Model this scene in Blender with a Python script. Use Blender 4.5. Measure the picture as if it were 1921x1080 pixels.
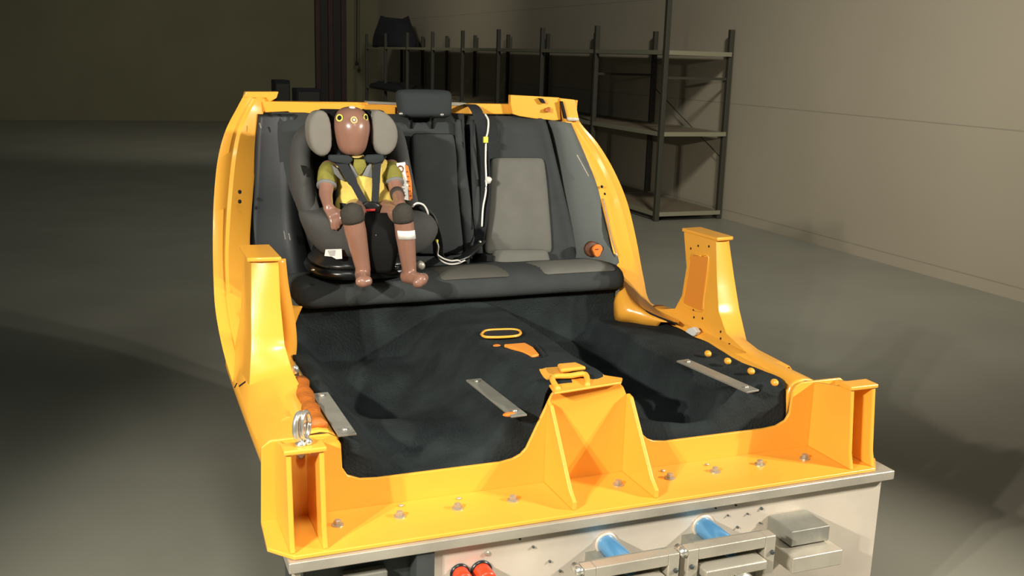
import bpy, bmesh, math, random
from mathutils import Vector, Matrix, noise
random.seed(4)
R = math.radians
scene = bpy.context.scene
for o in list(bpy.data.objects): bpy.data.objects.remove(o)
COL = scene.collection

# ------------------------------------------------------------------ camera
FPX = 1900.0
CAM = Vector((0, 0, 1.9))
PITCH, ROLL, YAW = R(12.9), R(1.7), R(22)
FW = Vector((math.sin(YAW)*math.cos(PITCH), math.cos(YAW)*math.cos(PITCH), -math.sin(PITCH)))
r0 = Vector((math.cos(YAW), -math.sin(YAW), 0)); u0 = r0.cross(FW)
RT = (r0*math.cos(ROLL) + u0*math.sin(ROLL)).normalized(); UP = RT.cross(FW).normalized()
cd = bpy.data.cameras.new('camera'); cam = bpy.data.objects.new('camera', cd); COL.objects.link(cam)
cd.sensor_width = 36; cd.lens = 36*FPX/1921; cd.clip_end = 200; cd.clip_start = .05
cam.matrix_world = Matrix((( RT.x, UP.x, -FW.x, CAM.x), (RT.y, UP.y, -FW.y, CAM.y), (RT.z, UP.z, -FW.z, CAM.z), (0, 0, 0, 1)))
scene.camera = cam

# ------------------------------------------------------------------ world, lights, exposure
scene.view_settings.view_transform = 'Standard'; scene.view_settings.look = 'None'
scene.view_settings.gamma = 1; scene.view_settings.use_curve_mapping = False
scene.view_settings.exposure = 0.0
w = bpy.data.worlds.new('world'); scene.world = w; w.use_nodes = True
w.node_tree.nodes['Background'].inputs[0].default_value = (.85, 1.0, .95, 1)
w.node_tree.nodes['Background'].inputs[1].default_value = .035
def spot(name, loc, tgt, power, size, cone=80, col=(1, .93, .80), blend=.6):
    l = bpy.data.lights.new(name, 'SPOT'); l.energy = power; l.shadow_soft_size = size
    l.spot_size = R(cone); l.spot_blend = blend; l.color = col
    o = bpy.data.objects.new(name, l); COL.objects.link(o); o.location = loc
    o.rotation_euler = (Vector(tgt)-Vector(loc)).to_track_quat('-Z', 'Y').to_euler(); return o
for k_, dy_ in enumerate((-.16, .16)):
    spot('studio_lamp_left', (-2.6-dy_*.4, .1+dy_, 3.0), (1.1, 2.7, .85), 700, .05, 58, (1, .95, .86))
    spot('studio_lamp_right', (5.1+dy_*.4, .3+dy_, 3.0), (1.5, 2.7, .85), 620, .05, 58, (1, .95, .86))
spot('hall_fill', (3.2, 2.5, 6.5), (6.0, 12, .8), 2300, .5, 100, (1, .97, .90), 1)  # added fill light that brightens the right wall and rack
spot('hall_fill', (2.0, 15, 6.0), (3.8, 27, 1.0), 800, .5, 110, (1, .96, .84), 1)  # second added fill, lifts the far end of the hall
spot('front_fill', (1.0, -1.2, 4.2), (1.25, 2.8, .7), 120, .3, 60, (1, .96, .88))  # added fill light that softens the shadows from the side lamps
spot('aisle_fill', (.1, .2, 5.0), (-.3, 2.2, 0), 680, .5, 60, (.98, 1, .95), 1)  # added fill light for the floor at front left

# ------------------------------------------------------------------ materials
def lin(c): return tuple(((v/255)/12.92 if v <= 10 else (((v/255)+.055)/1.055)**2.4) for v in c)
MT = {}
def mat(name, rgb, rough=.5, metal=0, bump=0, bscale=60, var=0, vscale=4, coat=0, spec=.5, trans=0, detail=3):
    m = bpy.data.materials.new(name); m.use_nodes = True; nt = m.node_tree; b = nt.nodes['Principled BSDF']
    c = lin(rgb)+(1,)
    b.inputs['Base Color'].default_value = c; b.inputs['Roughness'].default_value = rough
    b.inputs['Metallic'].default_value = metal; b.inputs['Coat Weight'].default_value = coat
    b.inputs['Coat Roughness'].default_value = .12
    b.inputs['Specular IOR Level'].default_value = spec
    tc = nt.nodes.new('ShaderNodeTexCoord')
    if var:
        n = nt.nodes.new('ShaderNodeTexNoise'); n.inputs['Scale'].default_value = vscale; n.inputs['Detail'].default_value = 5
        nt.links.new(tc.outputs['Object'], n.inputs['Vector'])
        r = nt.nodes.new('ShaderNodeValToRGB'); r.color_ramp.elements[0].position = .3; r.color_ramp.elements[1].position = .7
        r.color_ramp.elements[0].color = tuple(v*(1-var) for v in c[:3])+(1,)
        r.color_ramp.elements[1].color = tuple(min(1, v*(1+var)) for v in c[:3])+(1,)
        nt.links.new(n.outputs['Fac'], r.inputs['Fac']); nt.links.new(r.outputs['Color'], b.inputs['Base Color'])
    if bump:
        n = nt.nodes.new('ShaderNodeTexNoise'); n.inputs['Scale'].default_value = bscale; n.inputs['Detail'].default_value = detail
        nt.links.new(tc.outputs['Object'], n.inputs['Vector'])
        k = nt.nodes.new('ShaderNodeBump'); k.inputs['Strength'].default_value = bump; k.inputs['Distance'].default_value = .01
        nt.links.new(n.outputs['Fac'], k.inputs['Height']); nt.links.new(k.outputs['Normal'], b.inputs['Normal'])
    MT[name] = m; return m
mat('yellow_paint', (240, 170, 60), .30, 0, .03, 9, .03, 3, .3)
mat('orange_paint_and_shade', (224, 140, 50), .5)  # orange paint at the carpet tear, also yellow paint in shade
mat('rust_orange', (176, 96, 26), .6, 0, .5, 60, .25, 25)
mat('carpet', (36, 41, 41), .95, 0, .5, 120, .35, 7, spec=.15)
mat('seat_fabric', (58, 61, 60), .9, 0, .25, 500, .08, 12, spec=.2)
mat('seat_panel', (104, 103, 95), .9, 0, .25, 500, .06, 12, spec=.2)
mat('seat_panel_shaded', (82, 80, 72), .9, 0, .25, 500, .06, 12, spec=.2)  # same cloth as seat_panel with shade mixed into the colour
mat('grey_trim', (88, 92, 88), .7, 0, .15, 300, .05, 3, spec=.3)
mat('black_trim', (17, 21, 22), .55, 0, 0, 1, 0, 1)
mat('black_plastic', (26, 27, 27), .3, 0, .03, 200)
mat('shell_fabric', (74, 74, 71), .9, 0, .25, 400, .08, 15, spec=.2)
mat('wing_fabric', (122, 118, 108), .9, 0, .2, 400, .05, 15, spec=.2)
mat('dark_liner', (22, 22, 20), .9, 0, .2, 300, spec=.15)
mat('webbing', (40, 43, 44), .8, 0, .4, 350, spec=.3)
mat('pad_fabric', (50, 54, 54), .85, 0, .3, 350, spec=.2)
mat('dummy_skin', (142, 104, 86), .3, 0, .03, 30, .08, 8, .2)
mat('shirt_yellow', (222, 194, 98), .9, 0, .3, 60, .08, 12, spec=.2)
mat('shirt_olive', (128, 122, 56), .9, 0, .3, 60, .2, 25, spec=.2)
mat('shorts_dark', (52, 48, 40), .85, 0, .3, 80)
mat('white_label', (235, 232, 222), .6)
mat('grey_print', (120, 120, 116), .7)
mat('orange_print', (226, 120, 36), .6)
mat('brown_print', (112, 58, 30), .6)
mat('knob_brown', (84, 46, 20), .6)
mat('yellow_tag', (222, 214, 80), .6)
mat('collar_cream', (226, 196, 120), .6)
mat('red_button', (170, 40, 34), .5)
mat('white_cable', (226, 222, 210), .4)
mat('steel', (186, 178, 160), .38, .45, .1, 60, .15, 6)
mat('chrome', (232, 228, 214), .22, .8)
mat('aluminium', (216, 203, 184), .36, .3, .08, 25, .10, 4)
mat('strip_steel', (138, 136, 124), .45, .3, .1, 60, .12, 14)
mat('dark_steel', (72, 76, 74), .5, .4, .15, 30, .2, 8)
mat('bolt_steel', (176, 168, 146), .3, .5)
mat('blue_anodised', (92, 152, 196), .22, .3)
mat('red_plastic', (222, 62, 26), .35)
mat('black_mark', (12, 12, 12), .9)
mat('rack_post', (60, 58, 46), .6, .2)
mat('rack_board', (112, 100, 78), .7, 0, .1, 20, .1, 3)
mat('rack_beam', (140, 136, 112), .5, .2)
mat('dark_bundle', (26, 25, 30), .9, 0, .5, 20)
mat('red_brown', (62, 38, 32), .7, 0, .2, 8, .3, 3)
mat('dark_pipe', (40, 38, 30), .7)
mat('far_wall', (112, 108, 82), .9, 0, .1, 6, .08, .6)

def wall_mat():
    m = mat('hall_wall', (184, 172, 148), .85, 0, .1, 4, .05, .5); nt = m.node_tree; b = nt.nodes['Principled BSDF']
    src = b.inputs['Base Color'].links[0].from_socket
    tc = nt.nodes.new('ShaderNodeNewGeometry'); sp = nt.nodes.new('ShaderNodeSeparateXYZ'); nt.links.new(tc.outputs['Position'], sp.inputs[0])
    def groove(out, period, off, wdt):
        a = nt.nodes.new('ShaderNodeMath'); a.operation = 'ADD'; a.inputs[1].default_value = off; nt.links.new(out, a.inputs[0])
        p = nt.nodes.new('ShaderNodeMath'); p.operation = 'PINGPONG'; p.inputs[1].default_value = period/2; nt.links.new(a.outputs[0], p.inputs[0])
        l = nt.nodes.new('ShaderNodeMath'); l.operation = 'LESS_THAN'; l.inputs[1].default_value = wdt; nt.links.new(p.outputs[0], l.inputs[0]); return l.outputs[0]
    g1 = groove(sp.outputs['Z'], 1.3, -1.41, .006); g2 = groove(sp.outputs['Y'], 2.4, 0.2, .006)
    mx = nt.nodes.new('ShaderNodeMath'); mx.operation = 'MAXIMUM'; nt.links.new(g1, mx.inputs[0])
    mm = nt.nodes.new('ShaderNodeMath'); mm.operation = 'MULTIPLY'; mm.inputs[1].default_value = .45; nt.links.new(mx.outputs[0], mm.inputs[0])
    mix = nt.nodes.new('ShaderNodeMixRGB'); mix.inputs[2].default_value = lin((70, 62, 48))+(1,)
    nt.links.new(mm.outputs[0], mix.inputs[0]); nt.links.new(src, mix.inputs[1]); nt.links.new(mix.outputs[0], b.inputs['Base Color'])
wall_mat()
mat('epoxy_floor', (128, 126, 112), .38, 0, .05, 4, .08, 1.2, spec=.4)

# ------------------------------------------------------------------ helpers
def P(x, y, **k):
    """survey helper: the point of the place seen at photo pixel x,y on the plane X=, Y= or Z= value"""
    d = FW + RT*((x-960.5)/FPX) + UP*((540-y)/FPX)
    (a, v), = k.items(); i = 'XYZ'.index(a)
    return CAM + d*((v-CAM[i])/d[i])
def Q(x, y, Y): return P(x, y, Y=Y)
def worldloc(o):
    v = Vector((0, 0, 0))
    while o: v += o.location; o = o.parent
    return v
def tag(o, label=None, cat=None, group=None, kind=None):
    if label: o['label'] = label
    if cat: o['category'] = cat
    if group: o['group'] = group
    if kind: o['kind'] = kind
    return o
def thing(name, label, cat, loc, group=None):
    o = bpy.data.objects.new(name, None); COL.objects.link(o); o.location = loc; o.empty_display_size = .1
    return tag(o, label, cat, group)
class M:
    def __init__(s): s.v = []; s.f = []
    def add(s, vs, fs):
        b = len(s.v); s.v += [Vector(p) for p in vs]; s.f += [tuple(b+i for i in f) for f in fs]; return s
    def box(s, c, d, rz=0, rx=0, ry=0):
        m = Matrix.Rotation(rz, 3, 'Z') @ Matrix.Rotation(ry, 3, 'Y') @ Matrix.Rotation(rx, 3, 'X'); c = Vector(c)
        vs = [c + m @ Vector((d[0]*i/2, d[1]*j/2, d[2]*k/2)) for i in (-1, 1) for j in (-1, 1) for k in (-1, 1)]
        return s.add(vs, [(0, 1, 3, 2), (4, 6, 7, 5), (0, 4, 5, 1), (2, 3, 7, 6), (0, 2, 6, 4), (1, 5, 7, 3)])
    def prism(s, pts, off):
        n = len(pts); off = Vector(off); pts = [Vector(p) for p in pts]
        return s.add(pts + [p+off for p in pts], [tuple(range(n))[::-1], tuple(range(n, 2*n))] + [(i, (i+1) % n, n+(i+1) % n, n+i) for i in range(n)])
    def grid(s, rows, closed=False, caps=False):
        n = len(rows[0]); fs = []
        for i in range(len(rows)-1):
            for j in range(n if closed else n-1):
                a, b = i*n+j, i*n+(j+1) % n; fs.append((a, b, b+n, a+n))
        if caps: fs += [tuple(range(n))[::-1], tuple(range((len(rows)-1)*n, len(rows)*n))]
        return s.add([p for r in rows for p in r], fs)
    def tube(s, path, rad, n=10, flat=1.0, up=(0, 0, 1)):
        path = [Vector(p) for p in path]; rad = rad if isinstance(rad, (list, tuple)) else [rad]*len(path); rows = []
        for i, p in enumerate(path):
            t = (path[min(i+1, len(path)-1)] - path[max(i-1, 0)]).normalized()
            u = Vector(up); u = u if abs(t.dot(u)) < .95 else Vector((1, 0, 0))
            a = t.cross(u).normalized(); b = a.cross(t).normalized()
            rows.append([p + a*math.cos(q*2*math.pi/n)*rad[i] + b*math.sin(q*2*math.pi/n)*rad[i]*flat for q in range(n)])
        return s.grid(rows, True, True)
    def ribbon(s, path, width, thick=.003, side=None, nrm=None):
        """a strap: width across, thickness along its normal"""
        path = [Vector(p) for p in path]; rows = []
        for i, p in enumerate(path):
            t = (path[min(i+1, len(path)-1)] - path[max(i-1, 0)]).normalized()
            if side is not None: a = Vector(side[i] if isinstance(side[0], (tuple, list, Vector)) else side)
            else: a = t.cross(Vector(nrm or (0, -1, 0)))
            a = (a - t*a.dot(t)).normalized(); b = a.cross(t).normalized()
            w_ = width[i] if isinstance(width, (list, tuple)) else width
            rows.append([p-a*w_/2-b*thick/2, p+a*w_/2-b*thick/2, p+a*w_/2+b*thick/2, p-a*w_/2+b*thick/2])
        return s.grid(rows, True, True)
    def lathe(s, c, prof, n=20, axis=(0, 0, 1)):
        q = Vector((0, 0, 1)).rotation_difference(Vector(axis)); c = Vector(c)
        rows = [[c + q @ Vector((r*math.cos(k*2*math.pi/n), r*math.sin(k*2*math.pi/n), h)) for k in range(n)] for r, h in prof]
        return s.grid(rows, True, True)
    def ell(s, c, r, n=16, m=10, rot=None):
        c = Vector(c); rows = []
        for i in range(m+1):
            th = math.pi*(.02+.96*i/m)
            rows.append([Vector((r[0]*math.sin(th)*math.cos(k*2*math.pi/n), r[1]*math.sin(th)*math.sin(k*2*math.pi/n), -r[2]*math.cos(th))) for k in range(n)])
        rows = [[c + (rot @ p if rot else p) for p in row] for row in rows]
        return s.grid(rows, True, True)
    def caps(s, a, b, ra, rb, n=16, m=5):
        """tapered capsule"""
        a, b = Vector(a), Vector(b); t = (b-a).normalized(); u = Vector((0, 0, 1)) if abs(t.z) < .9 else Vector((1, 0, 0))
        x = t.cross(u).normalized(); y = t.cross(x); rows = []
        for i in range(m+1):
            th = math.pi/2*(1-i/m)*.97; rows.append((a - t*ra*math.sin(th), ra*math.cos(th)))
        for i in range(m+1):
            th = math.pi/2*(i/m)*.97; rows.append((b + t*rb*math.sin(th), rb*math.cos(th)))
        return s.grid([[c + x*r*math.cos(k*2*math.pi/n) + y*r*math.sin(k*2*math.pi/n) for k in range(n)] for c, r in rows], True, True)
    def build(s, name, m, parent=None, smooth=False, bevel=0, solid=0, sub=0, remesh=0, label=None, offset=-1, smit=0, seg=2):
        if parent: org = worldloc(parent)
        else:
            xs = [p.x for p in s.v]; ys = [p.y for p in s.v]; org = Vector(((min(xs)+max(xs))/2, (min(ys)+max(ys))/2, min(p.z for p in s.v)))
        me = bpy.data.meshes.new(name); me.from_pydata([p-org for p in s.v], [], s.f)
        bm = bmesh.new(); bm.from_mesh(me)
        if not solid: bmesh.ops.recalc_face_normals(bm, faces=bm.faces)
        bm.to_mesh(me); bm.free()
        me.materials.append(MT[m]); o = bpy.data.objects.new(name, me); COL.objects.link(o)
        if parent: o.parent = parent
        else: o.location = org
        if solid: d = o.modifiers.new('s', 'SOLIDIFY'); d.thickness = solid; d.offset = offset
        if remesh:
            d = o.modifiers.new('r', 'REMESH'); d.mode = 'VOXEL'; d.voxel_size = remesh; d.use_smooth_shade = True
            if smit: d = o.modifiers.new('sm', 'SMOOTH'); d.iterations = smit; d.factor = .5
        if bevel: d = o.modifiers.new('b', 'BEVEL'); d.width = bevel; d.segments = seg; d.limit_method = 'ANGLE'; d.angle_limit = R(40)
        if sub: d = o.modifiers.new('u', 'SUBSURF'); d.levels = sub; d.render_levels = sub
        if smooth or sub or bevel:
            for p in me.polygons: p.use_smooth = True
            if bevel and not smooth and not sub:
                d = o.modifiers.new('w', 'WEIGHTED_NORMAL')
        if label: o['label'] = label
        return o
def lerp(a, b, t): return a*(1-t)+b*t
def spl(pts, n=6):
    """smooth curve through points"""
    pts = [Vector(p) for p in pts]; out = []
    for i in range(len(pts)-1):
        p0, p1, p2, p3 = pts[max(i-1, 0)], pts[i], pts[i+1], pts[min(i+2, len(pts)-1)]
        for k in range(n):
            t = k/n; out.append(.5*((2*p1)+(p2-p0)*t+(2*p0-5*p1+4*p2-p3)*t*t+(3*p1-p0-3*p2+p3)*t**3))
    out.append(pts[-1]); return out

# ------------------------------------------------------------------ the hall
def struct(name, m_, mm, **k): o = m_.build(name, mm, **k); o['kind'] = 'structure'; return o
struct('floor', M().box((2.2, 13.5, -.05), (10.0, 29.2, .1)), 'epoxy_floor')
struct('wall_right', M().box((7.2, 13.5, 2.6), (.16, 29.2, 5.2)), 'hall_wall')
struct('wall_back', M().box((2.2, 28.1, 2.6), (9.84, .16, 5.2)), 'far_wall')

# red-brown door post and pipes on the back wall
t = thing('door_surround', 'reddish brown upright door surround standing against the far back wall', 'door frame', (5.5, 27.9, 0))
xa, xb = P(592, 100, Y=27.9).x, P(648, 100, Y=27.9).x
M().box(((xa+xb)/2, 27.96, 2.4), (xb-xa, .08, 4.8)).build('door_panel', 'dark_pipe', t)
for k in (.08, .5, .93): M().box((lerp(xa, xb, k), 27.88, 2.4), (.13, .08, 4.8)).build('upright', 'red_brown', t, bevel=.01)
t = thing('pull_cord', 'thin dark cord with end weight hanging left of the storage rack', 'cord', (P(668, 120, Y=27.5).x, 27.5, 1.7))
c0 = P(670, -90, Y=27.5); c1 = P(669, 116, Y=27.5)
M().tube([c0, c1], .018, 6).build('cord', 'dark_pipe', t)
M().lathe(c1-Vector((0, 0, .1)), [(.03, 0), (.05, .05), (.02, .12)], 8).build('weight', 'dark_pipe', t)
o = M().tube([P(725, -60, Y=27.7), P(730, 235, Y=27.7)], .10, 10).build('wall_pipe', 'dark_pipe', smooth=True)
tag(o, 'thick dark pipe running up the far corner behind the rack', 'pipe')
def crate(x0, y0, x1, y1, Y, lab):
    a, b = P(x0, y0, Y=Y), P(x1, y1, Y=Y); z0 = 0
    t = thing('equipment_cabinet', lab, 'cabinet', ((a.x+b.x)/2, Y, 0))
    M().box(((a.x+b.x)/2, Y+.3, a.z/2), (b.x-a.x, .6, a.z)).build('cabinet_body', 'dark_bundle', t, bevel=.02)
    M().box(((a.x+b.x)/2, Y-.01, a.z*.5), ((b.x-a.x)*.86, .03, a.z*.86)).build('cabinet_door', 'dark_pipe', t)
crate(516, 150, 545, 200, 24.0, 'tall narrow dark cabinet far behind the left rear pillar')
crate(556, 166, 602, 200, 23.0, 'wide low dark cabinet far behind the yellow crossbar')

# long shelving run along the right wall
SX0, SX1, SY0, BAY, NB = 6.14, 7.04, 10.62, 1.83, 8
rack = thing('storage_rack', 'long open metal storage rack with empty shelves along the right wall', 'shelving', (6.6, 18, 0))
ZT, ZM, ZB = 1.99, 1.045, .085
for k in range(NB+1):
    y = SY0+BAY*k
    M().box((SX0, y, (2.62 if k == 0 else 2.32)/2), (.06, .06, 2.62 if k == 0 else 2.32)).build('upright', 'rack_post', rack, bevel=.006)
    M().box((SX1, y+.03, 1.14), (.06, .06, 2.28)).build('upright', 'rack_post', rack, bevel=.006)
    if k in (0, 1):
        M().box((6.59, y+.03, 1.7), (.86, .02, .03)).build('end_brace', 'rack_post', rack)
for k in range(NB):
    y0, y1 = SY0+BAY*k, SY0+BAY*(k+1); ym = (y0+y1)/2
    for z in (ZT, ZM, ZB):
        M().box((6.6, ym, z), (.86, BAY-.03, .02)).build('shelf_board', 'rack_board', rack)
        m_ = M().box((SX0-.012, ym, z), (.022, BAY-.04, .05)); m_.build('beam', 'rack_beam', rack)
        M().box((SX1, ym, z), (.02, BAY-.04, .045)).build('beam', 'rack_beam', rack)
for z in (ZT, ZM, ZB):
    M().box((6.59, SY0-.014, z), (.88, .022, .05)).build('end_beam', 'rack_beam', rack)
m_ = M(); m_.tube([(SX1+.02, SY0+.1, .75), (SX1+.02, SY0+BAY, 1.02+.5)], .005, 6); m_.build('wire_brace', 'rack_post', rack)

# bundles on the far end of the rack
def lump(name, lab, cat, x0, x1, y0, y1, z, h, seed, notch=0):
    m_ = M(); n = 14; rows = []
    for i in range(9):
        v = i/8; row = []
        for j in range(20):
            a = j/20*2*math.pi; r = (1-.35*v**2) * (1+.18*noise.noise(Vector((math.cos(a)*1.5+seed, math.sin(a)*1.5, v*2+seed))))
            row.append(Vector((lerp(x0, x1, .5+.5*math.cos(a)*r), lerp(y0, y1, .5+.5*math.sin(a)*r), z+h*v*(1+notch*math.cos(a*2+.6)))))
        rows.append(row)
    m_.grid(rows, True, True); return tag(m_.build(name, 'dark_bundle', smooth=True), lab, cat)
lump('packed_bag', 'large dark bag heaped on the top shelf at the far end of the rack', 'bag', 6.1, 6.95, 22.9, 25.3, ZT+.015, .66, 3, .12)
lump('cloth_pile', 'low dark pile of gear on the middle shelf below the large dark bag', 'pile', 6.0, 6.8, 21.6, 25.6, ZM+.012, .13, 8, .3)

# ------------------------------------------------------------------ the yellow body section on its sled
MX = 2.616                                   # left and right of the body mirror about X = MX/2
def mir(p, s): p = Vector(p); return Vector((MX-p.x, p.y, p.z)) if s else p
body = thing('car_body_section', 'cut-open yellow painted car body section bolted to the test sled', 'car body', (1.308, 3.1, .638))
YP = 'yellow_paint'
M().prism([(.335, 2.60, .638), (.328, 2.44, .638), (.386, 2.372, .638), (2.23, 2.372, .638), (2.288, 2.44, .638), (2.281, 2.60, .638)], (0, 0, .012)).build('base_flange', YP, body, bevel=.003)
half = [(1.20, .938), (1.188, .925), (1.112, .765), (1.095, .748), (1.07, .737), (1.03, .731), (.66, .731), (.61, .735), (.575, .750), (.560, .775), (.557, .845), (.545, .868), (.522, .878),
        (.365, .878), (.342, .86), (.336, .64)]
oth = [(MX-x, z) for x, z in half][::-1]
out = [(x, 2.600, z) for x, z in oth + [(1.42, .945)][:0] + half]
M().prism([Vector(p) for p in out], (0, .012, 0)).build('bulkhead_plate', YP, body, bevel=.003)
for x in (1.172, 1.437):
    M().prism([(x, 2.60, .65), (x, 2.392, .65), (x, 2.392, .675), (x, 2.425, .70), (x, 2.575, .90), (x, 2.60, .905)], (.013, 0, 0)).build('gusset', YP, body, bevel=.003)
for s in (0, 1):
    for x in (.378, .462):
        M().prism([mir(p, s) for p in [(x, 2.60, .65), (x, 2.385, .65), (x, 2.40, .70), (x, 2.42, .902), (x, 2.47, .902), (x, 2.60, .875)]], (.014*(1-2*s), 0, 0)).build('corner_rib', YP, body, bevel=.003)
    M().prism([mir(p, s) for p in [(.372, 2.415, .903), (.482, 2.415, .903), (.482, 2.475, .903), (.372, 2.475, .903)]], (0, 0, .014)).build('corner_top_plate', YP, body, bevel=.004)
    # sill
    prof = [(.562, .70), (.560, .845), (.545, .868), (.505, .885), (.44, .872), (.37, .815), (.355, .79), (.36, .76)]
    rows = [[mir((x + (.0 if y < 2.9 else 0), y, z+dz), s) for x, z in prof] for y, dz in ((2.605, 0), (2.8, 0), (3.0, .002), (3.2, .006), (3.4, .012), (3.62, .02))]
    M().grid(rows).build('sill', YP, body, solid=.004, sub=1)
    # sawn-off centre pillar
    rg = [[(.491, 3.215, 1.245), (.491, 3.33, 1.242), (.491, 3.445, 1.24), (.45, 3.455, 1.24), (.414, 3.46, 1.24), (.408, 3.36, 1.24), (.414, 3.25, 1.24), (.45, 3.222, 1.243)],
          [(.491, 3.19, 1.10), (.491, 3.30, 1.10), (.489, 3.41, 1.10), (.45, 3.43, 1.10), (.405, 3.45, 1.10), (.398, 3.33, 1.10), (.404, 3.21, 1.10), (.447, 3.192, 1.10)],
          [(.495, 3.155, .98), (.495, 3.29, .98), (.495, 3.42, .98), (.45, 3.45, .98), (.396, 3.47, .98), (.39, 3.32, .98), (.396, 3.17, .98), (.443, 3.155, .98)],
          [(.505, 3.08, .915), (.50, 3.27, .91), (.505, 3.45, .92), (.45, 3.48, .91), (.384, 3.52, .89), (.378, 3.31, .87), (.381, 3.126, .863), (.44, 3.09, .90)],
          [(.515, 2.93, .884), (.51, 3.25, .885), (.515, 3.52, .90), (.45, 3.56, .885), (.37, 3.6, .84), (.364, 3.31, .815), (.367, 3.03, .82), (.44, 2.97, .878)],
          [(.535, 2.74, .868), (.54, 3.25, .872), (.535, 3.60, .885), (.45, 3.62, .872), (.36, 3.64, .80), (.357, 3.31, .785), (.358, 2.82, .80), (.44, 2.78, .872)]]
    fine = []
    for i in range(len(rg)-1):
        for k in range(4): fine.append([mir(Vector(a).lerp(Vector(b), k/4), s) for a, b in zip(rg[i], rg[i+1])])
    fine.append([mir(p, s) for p in rg[-1]])
    pil = M().grid(fine, True).build('centre_pillar', YP, body, solid=.004, offset=0, bevel=.006)
    capm = M().prism([mir(p, s) for p in [(.50, 3.195, 1.243), (.50, 3.45, 1.238), (.40, 3.47, 1.236), (.398, 3.24, 1.236), (.43, 3.205, 1.243)]], (0, 0, .014))
    capm.build('pillar_cap', YP, body, bevel=.004)
    if s:   # access opening in the inner face with its rim
        e = .002
        q = [mir(p, s) for p in [(.494, 3.30, 1.165), (.494, 3.375, 1.155), (.495, 3.385, 1.07), (.498, 3.40, .955), (.498, 3.265, .955), (.495, 3.262, 1.0), (.493, 3.255, 1.17)]]
        M().prism(q, (-.003, 0, 0)).build('access_recess', 'orange_paint_and_shade', body)  # shade inside the opening painted on as darker orange
        m_ = M(); m_.tube(spl(q+[q[0]], 3), .004, 6); m_.build('recess_rim', YP, body, smooth=True)
    else:   # inner lip standing off the left pillar
        ed = [P(x, y, Y=3.40) for x, y in [(536, 485), (541, 530), (548, 570), (555, 610), (557, 650), (552, 680), (541, 695)]]
        ed = spl(ed, 4); M().grid([[p, p+Vector((-.045, .0, 0))] for p in ed]).build('pillar_inner_lip', YP, body, solid=.004, smooth=True)
        q = [P(x, y, Y=3.52) for x, y in [(544, 572), (568, 575), (560, 592), (553, 612), (546, 600)]]
        M().prism(q, (0, .01, 0)).build('wheel_arch_tab', YP, body, bevel=.003)

# rear pillars
so = [((1082, 188), 4.15), ((1084, 225), 4.12), ((1120, 270), 4.1), ((1150, 320), 4.05), ((1175, 380), 4.0), ((1192, 450), 3.9), ((1205, 520), 3.8), ((1220, 570), 3.65), ((1275, 598), 3.5)]
si = [((1052, 192), 4.12), ((1062, 228), 4.1), ((1092, 295), 4.05), ((1122, 360), 3.98), ((1140, 430), 3.88), ((1155, 490), 3.78), ((1175, 548), 3.6), ((1212, 582), 3.45), ((1272, 607), 3.3)]
a = spl([Q(*p, y) for p, y in so], 5); b = spl([Q(*p, y) for p, y in si], 5)
rows = []
for p, q in zip(a, b):
    rows.append([q+Vector((-.004, .05, .0)), q, q.lerp(p, .3)+Vector((0, -.004, 0)), q.lerp(p, .55)+Vector((0, .006, 0)), q.lerp(p, .7)+Vector((0, -.008, 0)), q.lerp(p, .86)+Vector((0, .006, 0)), p, p+Vector((.012, .05, 0))])
M().grid(rows).build('rear_pillar', YP, body, solid=.005, bevel=.004, smooth=True)
m_ = M(); m_.tube([p+Vector((-.006, -.004, 0)) for p in b[8:]], .0035, 6); m_.build('pillar_edge_seal', 'black_mark', body, smooth=True)
for (x, y) in [(1129, 350), (1134, 364)]: M().ell(Q(x, y, 3.975), (.006, .008, .007), 8, 5).build('bolt_hole', 'black_mark', body)
m_ = M(); m_.tube([p+Vector((-.004, -.006, 0)) for p in spl([Q(1131, 372, 3.96), Q(1138, 400, 3.92), Q(1146, 440, 3.86), Q(1158, 480, 3.79)], 4)], .003, 6); m_.build('pillar_edge_highlight', 'steel', body, smooth=True)  # highlight along the pillar edge, built as a thin bright strip
# wheel arch below the right rear pillar
q = [Q(*p, y) for p, y in [((1163, 512), 3.60), ((1184, 556), 3.52), ((1212, 583), 3.44), ((1250, 600), 3.36)]]
q2 = [Q(*p, y) for p, y in [((1157, 552), 3.56), ((1166, 584), 3.50), ((1194, 596), 3.46), ((1240, 604), 3.37)]]
q, q2 = spl(q, 4), spl(q2, 4)
M().grid([[p, p.lerp(r, .5)+Vector((.01, -.03, .0)), r, r+Vector((0, .05, -.05))] for p, r in zip(q, q2)]).build('wheel_arch', YP, body, solid=.004, smooth=True)

lo = [((462, 174), 4.15), ((447, 202), 4.12), ((424, 247), 4.05), ((410, 300), 4.0), ((403, 370), 3.92), ((401, 440), 3.85), ((402, 510), 3.76), ((406, 580), 3.65), ((420, 655), 3.5), ((440, 722), 3.36)]
li = [((518, 176), 4.15), ((497, 202), 4.15), ((482, 240), 4.12), ((478, 285), 4.1), ((474, 345), 4.03), ((469, 410), 3.95), ((467, 470), 3.86), ((476, 540), 3.74), ((486, 600), 3.62), ((490, 660), 3.5)]
a = spl([Q(*p, y) for p, y in lo], 5); b = spl([Q(*p, y) for p, y in li], 5); rows = []
for i, (p, q) in enumerate(zip(a, b)):
    f = i/len(a)
    rows.append([p+Vector((.03, .12, 0)), p, p.lerp(q, .22)+Vector((0, -.01, 0)), p.lerp(q, .40-.15*f)+Vector((0, .0, 0)), p.lerp(q, .55-.2*f)+Vector((-.004, -.016, 0)), p.lerp(q, .92), q, q+Vector((.008, .06, 0))])
rp = M().grid(rows).build('rear_pillar', YP, body, solid=.005, bevel=.004, smooth=True)
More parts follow.
